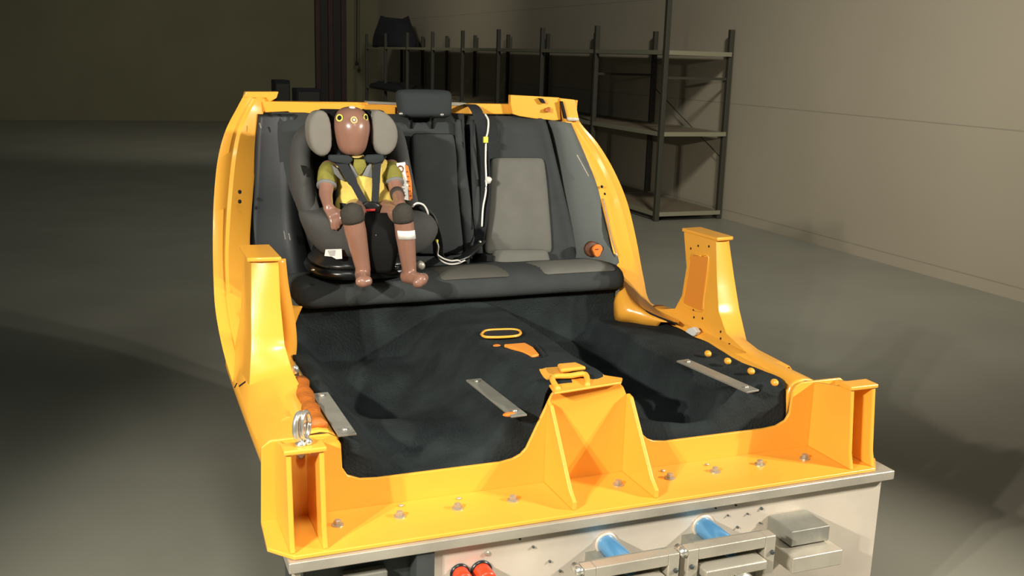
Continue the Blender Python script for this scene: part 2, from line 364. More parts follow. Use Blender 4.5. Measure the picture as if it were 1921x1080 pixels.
for (x, y) in [(449, 359), (449, 377)]: M().ell(Q(x, y, 3.90)+Vector((0, -.012, 0)), (.007, .006, .008), 8, 5).build('bolt_hole', 'black_mark', body)
q = [Q(x, y, 4.13) for x, y in [(461, 172), (523, 172), (519, 184), (505, 192), (500, 184), (458, 183)]]
M().prism(q, (0, .05, 0)).build('pillar_cap', YP, body, bevel=.003)
# rear cross member
X0, X1 = .60, 1.93
M().box((1.24, 4.17, 1.674), (1.30, .05, .045)).build('rear_crossbar', YP, body, bevel=.006)
q = [Q(x, y, 4.13) for x, y in [(492, 190), (600, 192), (742, 200), (742, 216), (600, 213), (545, 212), (540, 209), (498, 211)]]
M().prism(q, (0, .02, 0)).build('crossbar_face', YP, body, bevel=.003)
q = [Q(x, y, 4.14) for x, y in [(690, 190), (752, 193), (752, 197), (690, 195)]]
M().prism(q, (0, .06, 0)).build('crossbar_highlight', 'steel', body)  # highlights on top of the crossbar, built as bright metal strips
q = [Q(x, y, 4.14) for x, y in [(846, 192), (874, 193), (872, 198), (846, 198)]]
M().prism(q, (0, .06, 0)).build('crossbar_highlight', 'steel', body)
q = [Q(x, y, 4.11) for x, y in [(958, 178), (1050, 183), (1052, 225), (1040, 226), (1000, 222), (975, 218), (962, 214), (958, 196)]]
M().prism(q, (0, .03, 0)).build('corner_plate', YP, body, bevel=.003)
q = [Q(x, y, 4.10) for x, y in [(1050, 184), (1079, 187), (1087, 226), (1062, 230)]]
M().prism(q, (0, .05, 0)).build('corner_block', YP, body, bevel=.004)
M().prism([Q(x, y, 4.09) for x, y in [(1012, 184), (1019, 185), (1024, 194), (1018, 193)]], (0, .025, 0)).build('slot_hole', 'black_mark', body)
M().prism([Q(x, y, 4.09) for x, y in [(1024, 204), (1032, 201), (1033, 210), (1023, 209)]], (0, .022, 0)).build('slot_hole', 'rust_orange', body)
M().prism([Q(x, y, 4.085) for x, y in [(1053, 190), (1056, 190), (1064, 222), (1060, 222)]], (0, .02, 0)).build('slot_hole', 'black_mark', body)
M().prism([Q(x, y, 4.085) for x, y in [(1062, 220), (1086, 221), (1087, 227), (1066, 227)]], (0, .02, 0)).build('corner_highlight', 'steel', body, bevel=.002)  # highlight under the corner block, built as a bright metal strip

# floor pan under the carpet, tunnel bracket with its hoop
M().box((1.308, 3.12, .665), (1.50, 1.0, .05)).build('floor_pan', YP, body)
q = [P(x, y, Z=.952) for x, y in [(1009, 690), (1040, 736), (1166, 716), (1168, 708), (1135, 703), (1112, 692), (1060, 686)]]
M().prism(q, (0, 0, -.008)).build('tunnel_bracket', YP, body, bevel=.003)
q = [P(x, y, Z=.955) for x, y in [(1040, 736), (1012, 692), (1014, 689), (1045, 731)]]
h0, h1 = P(1048, 731, Z=.95), P(1102, 724, Z=.95); h2, h3 = P(1098, 702, Z=.965), P(1036, 708, Z=.965)
m_ = M(); m_.tube(spl([h0, h3, h3.lerp(h2, .5), h2, h1], 4), .009, 8); m_.build('lifting_hoop', YP, body, smooth=True)
M().box(P(1066, 706, Z=.957), (.10, .018, .006), rz=R(2)).build('bracket_slot', 'rust_orange', body)
q = [P(x, y, Z=.957) for x, y in [(1045, 689), (1080, 686), (1100, 695), (1052, 700)]]
M().prism(q, (0, 0, .014)).build('tunnel_plate', YP, body, bevel=.006)
# exposed paint at the tear in the tunnel carpet
t0 = [P(x, y, Z=.962) for x, y in [(945, 645), (985, 642), (1000, 650), (1012, 664), (998, 666), (975, 655)]]
M().prism(t0, (0, 0, -.02)).build('tunnel_opening', 'orange_paint_and_shade', body, bevel=.004)
M().prism([P(x, y, Z=.964) for x, y in [(1001, 644), (1007, 645), (1024, 664), (1018, 666), (1012, 655)]], (0, 0, -.02)).build('tunnel_slot', 'black_mark', body)
# bolts along the base flange
for i, (x, y) in enumerate([(.526, 2.511), (.699, 2.509), (.867, 2.508), (1.036, 2.509), (1.379, 2.512), (1.554, 2.507), (1.717, 2.507), (1.887, 2.512), (2.06, 2.51)]):
    bo = M().lathe((x, y, .650), [(.017, 0), (.017, .003)], 14).lathe((x, y, .653), [(.0105, 0), (.0105, .011), (.008, .013)], 6).build('flange_bolt', 'bolt_steel', body)
for x, y in ((.72, 2.57), (.89, 2.565), (1.56, 2.56), (1.72, 2.56)):
    M().ell((x, y, .653), (.008, .006, .003), 8, 4).build('weld_nut', 'bolt_steel', body)
M().lathe(P(564, 852, Y=2.59), [(.013, 0), (.013, .006), (.006, .012)], 8, (0, -1, 0)).build('flange_bolt', 'bolt_steel', body)
# exposed inner sill on the left and clip tabs on the right
ps = [P(x, y, Z=.888) for x, y in [(563, 712), (572, 738), (583, 766), (597, 798)]]
m_ = M(); m_.tube(spl(ps, 3), [.024+.004*math.sin(i*2.3) for i in range(10)], 9, .6); m_.build('inner_sill_pad', 'rust_orange', body, smooth=True)
q = [P(x, y, X=2.055) for x, y in [(1284, 642), (1300, 640), (1312, 654), (1330, 650), (1360, 668), (1350, 672), (1318, 662), (1300, 662)]]
M().prism(q, (.02, 0, 0)).build('carpet_clip_rail', YP, body, bevel=.003)
q = [P(x, y, X=2.06) for x, y in [(1282, 626), (1290, 616), (1300, 613), (1307, 622), (1303, 630), (1292, 632)]]
M().prism(q, (.02, .0, 0)).build('foil_patch', 'white_cable', body, bevel=.003)
q = [P(x, y, X=2.05) for x, y in [(1282, 634), (1300, 636), (1301, 650), (1290, 648)]]
M().prism(q, (.02, .0, 0)).build('metal_clip', 'steel', body, bevel=.003)

# small marks lying on the paint: find the painted surface itself
bpy.context.view_layer.update(); DG = bpy.context.evaluated_depsgraph_get()
def hit(x, y):
    d = (P(x, y, Y=4.0)-CAM).normalized(); ok, loc, nor, _, ob, _ = scene.ray_cast(DG, CAM, d)
    return loc, nor
for px, py in [(1296, 466), (1310, 461), (1330, 462), (1301, 582), (1302, 595), (1318, 597), (1352, 622), (1352, 635), (1368, 645)]:
    c, n_ = hit(px, py); M().lathe(c, [(.005, -.002), (.005, .0008)], 10, n_).build('bolt_hole', 'black_mark', body)
for px, py in [(1328, 663), (1365, 677), (1409, 696), (1453, 717)]:
    M().ell(P(px, py, Z=.885), (.012, .016, .012), 10, 6).build('clip_tab', YP, body, smooth=True)
for pts in ([(441, 727), (445, 719)], [(450, 724), (461, 716)]):
    w_ = [hit(*p)[0]+hit(*p)[1]*.001 for p in pts]; M().tube(w_, .003, 6).build('paint_scratch', 'black_mark', body)

# ring bolt and anchor on the left sill
t = thing('ring_bolt', 'shiny steel lifting ring bolted on the left front corner plate', 'ring bolt', (P(564, 822, Y=2.445).x, 2.445, .917))
L = worldloc(t)
m_ = M(); rr = [L+Vector((-.003, 0, .052))+Vector((math.cos(a)*.014, math.cos(a)*.02, math.sin(a)*.034)) for a in [i*2*math.pi/20 for i in range(21)]]
m_.tube(rr, .0075, 10, 1, (0, 1, 0)); m_.build('ring', 'chrome', t, smooth=True)
rr = [p+Vector((.016, .010, -.003)) for p in rr]; m_ = M(); m_.tube(rr, .0075, 10, 1, (0, 1, 0)); m_.build('ring', 'chrome', t, smooth=True)
M().lathe(L, [(.014, 0), (.014, .006), (.008, .010), (.008, .020)], 16).build('shank', 'chrome', t, smooth=True)
M().lathe(L+Vector((.020, 0, 0)), [(.009, 0), (.010, .010), (.005, .016)], 12).build('nut', 'chrome', t, smooth=True)
c = P(553, 693, Y=3.12)
t = thing('seatbelt_anchor', 'small silver belt anchor bolt beside the left centre pillar', 'anchor', c)
M().ell(c, (.014, .012, .016), 12, 8).build('bolt_head', 'chrome', t, smooth=True)
M().box(c+Vector((.006, .004, -.03)), (.016, .012, .04)).build('bracket', 'dark_steel', t, bevel=.003)

# ------------------------------------------------------------------ carpet with the footwells and tunnel
def sm(a, b, x): t = max(0, min(1, (x-a)/(b-a))); return t*t*(3-2*t)
def cz(x, y):
    z = .785
    z += .085*(1-sm(.60, .70, x)) + .085*sm(1.76, 1.82, x)          # ledges carrying the outer strips
    tun = sm(.98, 1.17, x)*(1-sm(1.385, 1.45, x)); z = max(z, .785+.167*tun)
    z = lerp(z, max(z, .785+.150*sm(1.0, 1.16, x)*(1-sm(1.40, 1.47, x))), 1-sm(2.95, 3.1, y))
    dip = math.exp(-((x-.82)/.14)**2-((y-3.15)/.16)**2)*.09 + math.exp(-((x-1.66)/.12)**2-((y-3.15)/.2)**2)*.08
    dip += math.exp(-((x-.83)/.13)**2-((y-2.66)/.09)**2)*.06 + math.exp(-((x-1.72)/.13)**2-((y-2.76)/.10)**2)*.075
    edge = (1-sm(2.60, 2.66, y))*.03*(1-tun)
    z -= (dip + edge)*(1-.8*tun)
    z += .009*noise.noise(Vector((x*5, y*5, 1)))+.004*noise.noise(Vector((x*14, y*12, 4)))
    return z
rows = []
NX = 110
xs = [.562+(2.054-.562)*i/NX for i in range(NX+1)]
for q_, (y, g) in enumerate([(2.614, 1), (2.617, .8), (2.622, .45), (2.632, .15)]):
    def tn(x): return sm(1.125, 1.185, x)*(1-sm(1.45, 1.50, x))
    rows.append([(x, y, cz(x, y)-g*(1-tn(x))*max(0, cz(x, y)-.700)) for x in xs])
for j in range(1, 71):
    y = 2.630+(3.555-2.630)*j/70
    rows.append([(x, y, cz(x, y)) for x in xs])
for k in range(1, 9):
    t_ = k/8; rows.append([(.562+(x-.562)*lerp(1, .895, min(1, t_*1.5)), 3.555+.02*math.sin(t_*2.5)+.006*noise.noise(Vector((x*4, t_*3, 2))), lerp(cz(x, 3.555), .99, t_)) for x in xs])
carpet = M().grid(rows).build('floor_carpet', 'carpet', smooth=True, solid=.008)
tag(carpet, 'dark grey moulded carpet covering the footwells and the tunnel', 'carpet')
tv = thing('tunnel_vent', 'yellow rimmed oval slot on top of the carpeted tunnel', 'vent', (1.25, 3.19, .952))
cc = [P(x, y, Z=.958) for x, y in [(903, 627), (912, 620), (940, 618), (965, 618), (976, 622), (972, 629), (945, 632), (912, 632)]]
m_ = M(); m_.tube(spl(cc+[cc[0]], 4), .005, 6); m_.build('rim', YP, tv, smooth=True)
M().prism(cc, (0, 0, -.006)).build('slot', 'black_mark', tv)
o = M().ell(P(932, 648, Z=.95), (.014, .012, .004), 10, 5).build('paint_chip', 'orange_print'); tag(o, 'small orange washer on the tunnel carpet in front of the oval slot', 'washer')
o = M().ell(P(956, 777, Z=.885), (.022, .012, .006), 10, 5).build('orange_plug', 'orange_print'); tag(o, 'orange plug showing beside the front end of the strip on the tunnel', 'plug')

def strip(name, lab, a, b, wd=.05, z=.88):
    a, b = Vector(a), Vector(b); c = (a+b)/2; d = b-a; ang = math.atan2(d.y, d.x)
    t = thing(name, lab, 'metal strip', c, 'steel mounting strips on the carpet')
    M().box(c, (d.length, wd, .006), rz=ang).build('plate', 'strip_steel', t, bevel=.001)
    for f in (.09, .91): M().lathe(a.lerp(b, f)+Vector((0, 0, .003)), [(.008, 0), (.008, .004), (.004, .007)], 10).build('screw', 'chrome', t, smooth=True)
strip('mounting_strip', 'flat steel strip screwed to the carpet beside the left sill', P(600, 738, Z=.88), P(652, 816, Z=.88))
strip('mounting_strip', 'flat steel strip screwed to the left flank of the tunnel', P(888, 712, Z=.885), P(974, 780, Z=.885))
strip('mounting_strip', 'flat steel strip screwed to the carpet beside the right sill', P(1280, 676, Z=.88), P(1413, 734, Z=.88))

# ------------------------------------------------------------------ rear bench
bench = thing('rear_bench_seat', 'dark grey fabric rear bench seat spanning the yellow body', 'car seat', (1.29, 3.75, .985))
prof = [(3.96, .99), (3.97, 1.035), (3.9, 1.055), (3.75, 1.078), (3.62, 1.092), (3.56, 1.088), (3.525, 1.07), (3.508, 1.04), (3.508, 1.01), (3.53, .990), (3.6, .985)]
rows = []
for i in range(61):
    x = lerp(.60, 1.93, i/60); e = min(1, min(i, 60-i)/3); e = math.sqrt(max(0, 1-(1-e)**2)); cy, czz = 3.74, 1.035
    hump = .010*math.exp(-((x-1.45)/.03)**2) - .008*math.exp(-((x-1.44)/.008)**2)
    rows.append([(x, lerp(cy, y, .80+.20*e), lerp(czz, z + (hump if z > 1.05 else 0) + .003*noise.noise(Vector((x*7, y*6, 0))), .55+.45*e)) for y, z in prof])
M().grid(rows, True, True).build('seat_cushion', 'seat_fabric', bench, sub=1)
def pad(name, px, Y0, Y1, mm, th, nx=8):
    """padded panel between four photo corners, top pair at depth Y1, bottom pair at Y0"""
    tl, tr, br, bl = Q(*px[0], Y1), Q(*px[1], Y1), Q(*px[2], Y0), Q(*px[3], Y0); rows = []
    for i in range(nx+1):
        v = i/nx; row = []
        for j in range(nx+1):
            u = j/nx; p = tl.lerp(tr, u).lerp(bl.lerp(br, u), v)
            e = min(1, 5*min(u, 1-u))*min(1, 5*min(v, 1-v)); row.append(p+Vector((0, -th*math.sqrt(e), 0)))
        rows.append(row)
    back = [[p+Vector((0, .03+th*0, 0)) if k in (0, nx) or 0 else p for p in r] for k, r in enumerate(rows)]
    return M().grid(rows).build(name, mm, bench, solid=.02, smooth=True, sub=1)
# front panels of the cushion, lighter cloth
def rollpad(x0, x1, mm='seat_panel', name='cushion_panel'):
    rows = []
    for i in range(13):
        u = i/12; x = lerp(x0, x1, u); e = min(1, 6*min(u, 1-u))
        rows.append([(x, y, z+.007*e*(1 if 0 < k < 4 else 0)) for k, (y, z) in enumerate([(3.80, 1.066), (3.74, 1.079), (3.65, 1.090), (3.56, 1.090), (3.528, 1.074)])])
    return M().grid(rows).build(name, mm, bench, solid=.004, sub=1)
rollpad(1.56, 1.88); rollpad(1.14, 1.42, 'seat_panel_shaded')  # middle panel darker: shade put into its colour
def back(x0, x1, name, top=1.66, xb=0):
    rows = []
    for i in range(17):
        v = i/16; z = lerp(1.03, top, v); y = lerp(3.925, 4.085, v); row = []
        for j in range(29):
            u = j/28; x = lerp(x0, x1+xb*(1-v), u); e = min(1, 9*min(u, 1-u)); e = math.sqrt(1-(1-e)**2); ev = min(1, 8*(1-v)); ev = math.sqrt(1-(1-ev)**2)
            bol = .018*(math.exp(-((u-.09)/.06)**2)+math.exp(-((u-.91)/.06)**2))
            row.append((x, y+.05*(1-e*ev)-bol, z))
        row = [(x0, 4.15, z)]+row+[(x1+xb*(1-v), 4.15, z)]; rows.append(row)
    rows.append([(x, 4.15, z) for x, y, z in rows[-1]])
    return M().grid(rows).build(name, 'seat_fabric', bench, smooth=True)
back(.62, 1.425, 'left_backrest', 1.655); back(1.435, 1.80, 'right_backrest', 1.645, .125)
pad('backrest_panel', [(919, 296), (1018, 296), (1034, 476), (906, 478)], 3.935, 4.04, 'seat_panel', .022)
pad('backrest_panel', [(770, 250), (850, 250), (868, 478), (780, 478)], 3.93, 4.035, 'seat_fabric', .012)
pad('lower_bolster', [(924, 473), (1024, 473), (1030, 495), (920, 495)], 3.86, 3.88, 'seat_panel', .018)
# folded centre bolster
for k, (xa, xb, th) in enumerate([(852, 886, .026), (882, 902, .018)]):
    pp = spl([Q(lerp(xa, xb, .2), 225, 4.05), Q(lerp(xa, xb, .35), 300, 4.0), Q(lerp(xa, xb, .6), 380, 3.955), Q(xb-4, 475, 3.92)], 5)
    m_ = M(); m_.tube(pp, [th*(.5+.5*math.sin(min(1, i/12)*math.pi/2)) for i in range(len(pp))], 12, .7, (0, 1, 0)); m_.build('centre_bolster', 'seat_fabric', bench, smooth=True)
# headrest
hc = Q(797, 191, 4.03)
rows = []
for i in range(13):
    v = i/12; z = lerp(-.066, .050, v); e = math.sqrt(max(.02, 1-abs(2*v-1)**4)); rows.append([hc+Vector((math.copysign(abs(math.cos(a))**.35, math.cos(a))*.118*(.93+.07*v)*(.85+.15*e), math.copysign(abs(math.sin(a))**.6, math.sin(a))*.045*e+.02*v, z)) for a in [k*2*math.pi/28 for k in range(28)]])
hr = M().grid(rows, True, True).build('headrest', 'pad_fabric', bench, sub=1)
for dx in (-.045, .045): M().tube([hc+Vector((dx, .04, -.11)), hc+Vector((dx, .03, -.03))], .006, 8).build('headrest_post', 'black_plastic', hr, smooth=True)
for x, y in ((752, 213), (829, 215)): M().ell(Q(x, y, 3.965), (.009, .008, .006), 10, 6).build('headrest_button', 'chrome', hr, smooth=True)
M().box(Q(918, 484, 3.84), (.030, .02, .026)).build('buckle_slot', 'black_mark', bench, bevel=.003)

# side trims
tr_ = thing('side_trim', 'grey moulded side trim panel between backrest and right rear pillar', 'trim panel', Q(1110, 545, 3.7))
la = spl([Q(1040, 226, 4.09), Q(1054, 300, 4.05), Q(1064, 390, 4.0), Q(1072, 470, 3.95), Q(1082, 520, 3.85), Q(1086, 552, 3.72)], 4)
ra = spl([Q(1073, 232, 4.08), Q(1103, 298, 4.03), Q(1132, 365, 3.96), Q(1150, 440, 3.86), Q(1163, 495, 3.74), Q(1166, 545, 3.62)], 4)
rows = [[p+Vector((-.02, .12, 0)), p, p.lerp(q, .3)+Vector((0, -.018, 0)), p.lerp(q, .6)+Vector((0, -.02, 0)), p.lerp(q, .85)+Vector((0, -.004, 0)), q+Vector((.01, .035, 0)), q+Vector((.03, .09, 0))] for p, q in zip(la, ra)]
M().grid(rows).build('trim_panel', 'grey_trim', tr_, smooth=True, solid=.004)
m_ = M(); m_.tube([Q(1080, 290, 4.0)+Vector((0, -.012, 0)), Q(1102, 330, 3.96)+Vector((0, -.012, 0))], .0025, 6); m_.build('trim_clip', 'steel', tr_)
kc = Q(1117, 468, 3.84)
kn = thing('round_knob', 'orange round release knob on the right side trim', 'knob', kc)
M().lathe(kc+Vector((-.012, .02, 0)), [(.034, 0), (.034, .012), (.028, .016)], 20, (0, -1, .1)).build('knob_base', 'knob_brown', kn, smooth=True)
M().prism([kc+Vector((.006+math.cos(a)*.024*(1 if math.sin(a) > -.3 else .8), -.012, math.sin(a)*(.024 if math.sin(a) > -.3 else .031))) for a in [i*2*math.pi/18 for i in range(18)]], (0, .016, 0)).build('knob_face', 'orange_print', kn, bevel=.003)
M().box(kc+Vector((0, -.014, .004)), (.014, .003, .003)).build('knob_slot', 'brown_print', kn)

tl_ = thing('side_trim', 'glossy black side trim panel between the left rear pillar and bench', 'trim panel', Q(515, 480, 3.9))
la = spl([Q(486, 214, 4.12), Q(481, 260, 4.1), Q(477, 340, 4.04), Q(471, 410, 3.97), Q(469, 480, 3.9), Q(480, 540, 3.8)], 4)
ra = spl([Q(552, 214, 4.09), Q(553, 260, 4.07), Q(556, 340, 4.02), Q(562, 410, 3.96), Q(575, 480, 3.9), Q(585, 520, 3.85)], 4)
rows = [[p+Vector((0, .05, 0)), p, p.lerp(q, .12)+Vector((0, -.012, 0)), p.lerp(q, .32)+Vector((0, .006, 0)), p.lerp(q, .4)+Vector((0, -.006, 0)), p.lerp(q, .62)+Vector((0, .012, 0)), p.lerp(q, .70)+Vector((0, -.004, 0)), q, q+Vector((0, .05, 0))] for p, q in zip(la, ra)]
M().grid(rows).build('trim_panel', 'black_trim', tl_, smooth=True, solid=.004)
for x, y, h in ((534, 441, 16), (543, 444, 13), (488, 236, 10)):
    M().tube([Q(x-1, y-h/2, 3.85 if y > 300 else 4.05), Q(x+2, y+h/2, 3.84 if y > 300 else 4.04)], .003, 6).build('bright_clip', 'chrome', tl_)

# ------------------------------------------------------------------ child seat
cs = thing('child_seat', 'grey padded forward-facing child seat on the black swivel base', 'child seat', (.86, 3.7, 1.093))
def sec(y, xl, xr, yb, yf, wt=.072):
    a, b = Q(xl, y, yf), Q(xr, y, yf); z = (a.z+b.z)/2; x0, x1 = a.x, b.x; c = (x0+x1)/2
    return [Vector(p) for p in [(x0+.01, yb, z), (x0-.004, (yb+yf)/2, z), (x0+.004, yf+.01, z), (x0+wt*.5, yf, z), (x0+wt, yf+.03, z), (x0+wt+.018, lerp(yf, yb, .62), z), (lerp(x0, c, .6), yb-.035, z), (c, yb-.03, z),
            (lerp(x1, c, .6), yb-.035, z), (x1-wt-.018, lerp(yf, yb, .62), z), (x1-wt, yf+.03, z), (x1-wt*.5, yf, z), (x1-.004, yf+.01, z), (x1+.004, (yb+yf)/2, z), (x1-.01, yb, z), (lerp(x1, c, .6), yb+.02, z), (c, yb+.025, z), (lerp(x0, c, .6), yb+.02, z)]]
rows = [sec(*r) for r in [(452, 604, 806, 3.80, 3.60), (430, 585, 800, 3.82, 3.60), (395, 566, 795, 3.84, 3.61), (350, 557, 785, 3.86, 3.64), (300, 552, 775, 3.88, 3.68), (262, 556, 768, 3.90, 3.73), (240, 568, 758, 3.91, 3.78), (228, 590, 740, 3.92, 3.84)]]
shell = M().grid(rows, True, True).build('shell', 'shell_fabric', cs, sub=2)
# seat bowl
rows = []
for (y, xl, xr, yf, tw) in [(482, 622, 792, 3.53, 1), (476, 608, 806, 3.50, 1), (455, 590, 826, 3.478, 1), (430, 578, 834, 3.475, 1), (408, 570, 826, 3.482, 1), (396, 572, 812, 3.50, 1), (392, 590, 796, 3.54, .9)]:
    a, b = Q(xl, y, 3.56), Q(xr, y, 3.56); z = (a.z+b.z)/2; c = (a.x+b.x)/2; rx = (b.x-a.x)/2; row = []
    for k in range(36):
        t_ = k*2*math.pi/36; cx, sy = math.cos(t_), math.sin(t_)
        xx = c+math.copysign(abs(cx)**.75, cx)*rx; yy = 3.66+math.copysign(abs(sy)**.75, sy)*(3.66-yf)
        zz = z - (.045*math.exp(-((xx-c)/(rx*.55))**2) if y < 400 else 0) - (.02*math.exp(-((xx-c)/(rx*.55))**2) if 400 < y < 420 else 0)
        row.append((xx, yy, zz))
    rows.append(row)
M().grid(rows, True, True).build('seat_bowl', 'shell_fabric', cs, sub=1)
# dark liner behind the dummy and between the legs
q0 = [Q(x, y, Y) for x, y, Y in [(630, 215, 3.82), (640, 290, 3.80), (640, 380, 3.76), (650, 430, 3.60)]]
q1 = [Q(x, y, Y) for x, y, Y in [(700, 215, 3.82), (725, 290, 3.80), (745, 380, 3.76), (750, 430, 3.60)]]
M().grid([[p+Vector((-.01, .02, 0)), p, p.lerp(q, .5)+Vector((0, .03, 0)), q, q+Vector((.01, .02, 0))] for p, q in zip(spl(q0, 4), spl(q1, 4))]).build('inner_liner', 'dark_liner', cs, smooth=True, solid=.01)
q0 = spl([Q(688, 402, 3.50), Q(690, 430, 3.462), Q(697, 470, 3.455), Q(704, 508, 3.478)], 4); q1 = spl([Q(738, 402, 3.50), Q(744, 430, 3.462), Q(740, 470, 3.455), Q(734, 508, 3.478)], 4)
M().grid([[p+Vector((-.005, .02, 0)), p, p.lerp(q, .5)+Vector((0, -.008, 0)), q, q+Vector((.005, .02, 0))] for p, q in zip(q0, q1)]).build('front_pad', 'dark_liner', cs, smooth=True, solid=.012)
M().box(Q(712, 442, 3.447), (.034, .01, .014)).build('adjuster_button', 'grey_trim', cs, bevel=.003)
M().ribbon(spl([Q(716, 450, 3.448), Q(722, 475, 3.446), Q(724, 500, 3.464)], 4), .018, .003, side=(1, 0, 0)).build('adjuster_strap', 'webbing', cs)
# side impact wings of the headrest
for pts, xi in (([(600, 208), (588, 214), (580, 232), (581, 258), (586, 278), (596, 290), (608, 292), (620, 284), (623, 262), (620, 232), (614, 212)], 0),
                ([(704, 207), (722, 211), (739, 226), (746, 246), (745, 266), (738, 282), (724, 291), (710, 288), (700, 270), (700, 240), (700, 216)], 1)):
    front = [Q(x, y, 3.60) for x, y in pts]; c = sum(front, Vector())/len(front); front = [c+(p-c)*1.07 for p in front]
    rows = []
    for (sc, dy) in ((.3, -.010), (.8, -.009), (.95, -.005), (1, .004), (1.0, .03), (.96, .08), (.90, .12)):
        rows.append([c + (p-c)*sc + Vector((0, dy, 0)) for p in front])
    M().grid(rows, True, True).build('headrest_wing', 'wing_fabric', cs, sub=1)
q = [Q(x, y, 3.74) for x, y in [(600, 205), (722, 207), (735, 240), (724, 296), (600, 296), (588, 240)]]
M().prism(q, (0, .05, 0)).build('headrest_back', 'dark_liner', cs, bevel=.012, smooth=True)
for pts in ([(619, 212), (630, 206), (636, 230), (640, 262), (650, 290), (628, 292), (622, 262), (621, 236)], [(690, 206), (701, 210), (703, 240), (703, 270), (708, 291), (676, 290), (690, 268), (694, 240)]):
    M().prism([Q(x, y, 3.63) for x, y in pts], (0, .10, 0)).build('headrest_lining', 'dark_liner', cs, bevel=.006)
# strap guide cut in the left wing
M().prism([Q(x, y, 3.645) for x, y in [(565, 310), (576, 312), (577, 319), (571, 330), (568, 321)]], (0, .01, 0)).build('belt_guide', 'dark_liner', cs)
# swivel base
def ring(z, xl, xr, yf, yb, n=40, p=.6):
    c, rx = (xl+xr)/2, (xr-xl)/2; cy, ry = (yf+yb)/2, (yb-yf)/2
    return [(c+math.copysign(abs(math.cos(t))**p, math.cos(t))*rx, cy+math.copysign(abs(math.sin(t))**.8, math.sin(t))*ry, z) for t in [k*2*math.pi/n for k in range(n)]]
bs = M().grid([ring(1.094, .70, 1.03, 3.53, 3.86), ring(1.100, .672, 1.055, 3.500, 3.88), ring(1.118, .664, 1.062, 3.492, 3.88), ring(1.132, .672, 1.055, 3.50, 3.88), ring(1.134, .69, 1.04, 3.51, 3.87)], True, True).build('swivel_base', 'black_plastic', cs, smooth=True)
M().grid([ring(1.134, .685, 1.045, 3.508, 3.86), ring(1.142, .678, 1.053, 3.500, 3.86), ring(1.150, .678, 1.053, 3.500, 3.86), ring(1.156, .69, 1.04, 3.508, 3.86), ring(1.185, .70, 1.05, 3.52, 3.86)], True, True).build('turntable', 'black_plastic', cs, smooth=True)
for x, y in ((587, 506), (703, 503), (742, 500), (746, 500)): M().ell(Q(x, y, 3.497), (.007, .006, .004), 10, 6).build('base_fitting', 'chrome', cs, smooth=True)
M().lathe(Q(703, 503, 3.498), [(.013, 0), (.013, .006), (.009, .008)], 16, (0, -1, 0)).build('release_dial', 'black_plastic', cs, smooth=True)
M().lathe(Q(788, 497, 3.50), [(.016, -.02), (.015, .015), (.008, .02)], 16, (0, -1, 0)).build('level_foot', 'steel', cs, smooth=True)
tg = [Q(x, y, 3.493) for x, y in [(611, 468), (641, 467), (642, 485), (631, 486), (622, 481), (609, 480)]]
lb = M().prism(tg, (0, .004, 0)).build('approval_tag', 'white_label', cs)
for k in range(4): M().box(Q(622+.4*k, 470.5+2.6*k, 3.492), (.028-.003*k, .001, .0016)).build('print_line', 'grey_print', lb)
# airbag sticker on the right wing
s1 = [Q(x, y, 3.632) for x, y in [(744, 306), (760, 304), (765, 330), (768, 376), (757, 374), (753, 350), (747, 326)]]
s2 = [Q(x, y, 3.630) for x, y in [(760, 308), (766, 312), (772, 340), (774, 375), (768, 376), (766, 345), (761, 322)]]
wl = M().prism(s1, (0, .004, 0)).build('warning_sticker', 'white_label', cs)
M().prism(s2, (0, .004, 0)).build('sticker_stripe', 'orange_print', wl)
m_ = M(); c = Q(751, 317, 3.629); m_.tube([c+Vector((math.cos(a)*.011, 0, math.sin(a)*.012)) for a in [i*2*math.pi/16 for i in range(17)]], .0022, 6); m_.build('sticker_symbol', 'brown_print', wl)
for k in range(7): M().box(Q(753+1.1*k, 330+6*k, 3.6315), (.009, .001, .0022), ry=R(12)).build('print_line', 'grey_print' if k % 2 else 'brown_print', wl)
for k in range(6): M().box(Q(764+1.3*k, 322+9*k, 3.6285), (.006, .001, .004)).build('print_line', 'brown_print', wl)

# ------------------------------------------------------------------ the crash test dummy, seated
dm = thing('crash_test_dummy', 'brown child crash test dummy in a yellow shirt strapped into the child seat', 'dummy', (.87, 3.6, 1.20))
SK = 'dummy_skin'
m_ = M()
def D(x, y, Y): return Q(x, y, Y)
hipL, hipR = D(668, 394, 3.62), D(718, 394, 3.62); knL, knR = D(661, 405, 3.435), D(756, 405, 3.435); anL, anR = D(681, 503, 3.452), D(768, 508, 3.452)
m_.caps(hipL, hipR, .05, .05); m_.caps(D(692, 388, 3.66), D(676, 325, 3.68), .062, .066)
m_.caps(D(640, 316, 3.68), D(712, 316, 3.68), .040, .040)
m_.caps(hipL, knL, .046, .037); m_.caps(hipR, knR, .044, .034)
m_.caps(knL, knL.lerp(anL, .3), .038, .0385); m_.caps(knL.lerp(anL, .3), anL, .0385, .027)
m_.caps(knR, knR.lerp(anR, .35), .035, .0355); m_.caps(knR.lerp(anR, .35), anR, .0355, .026)
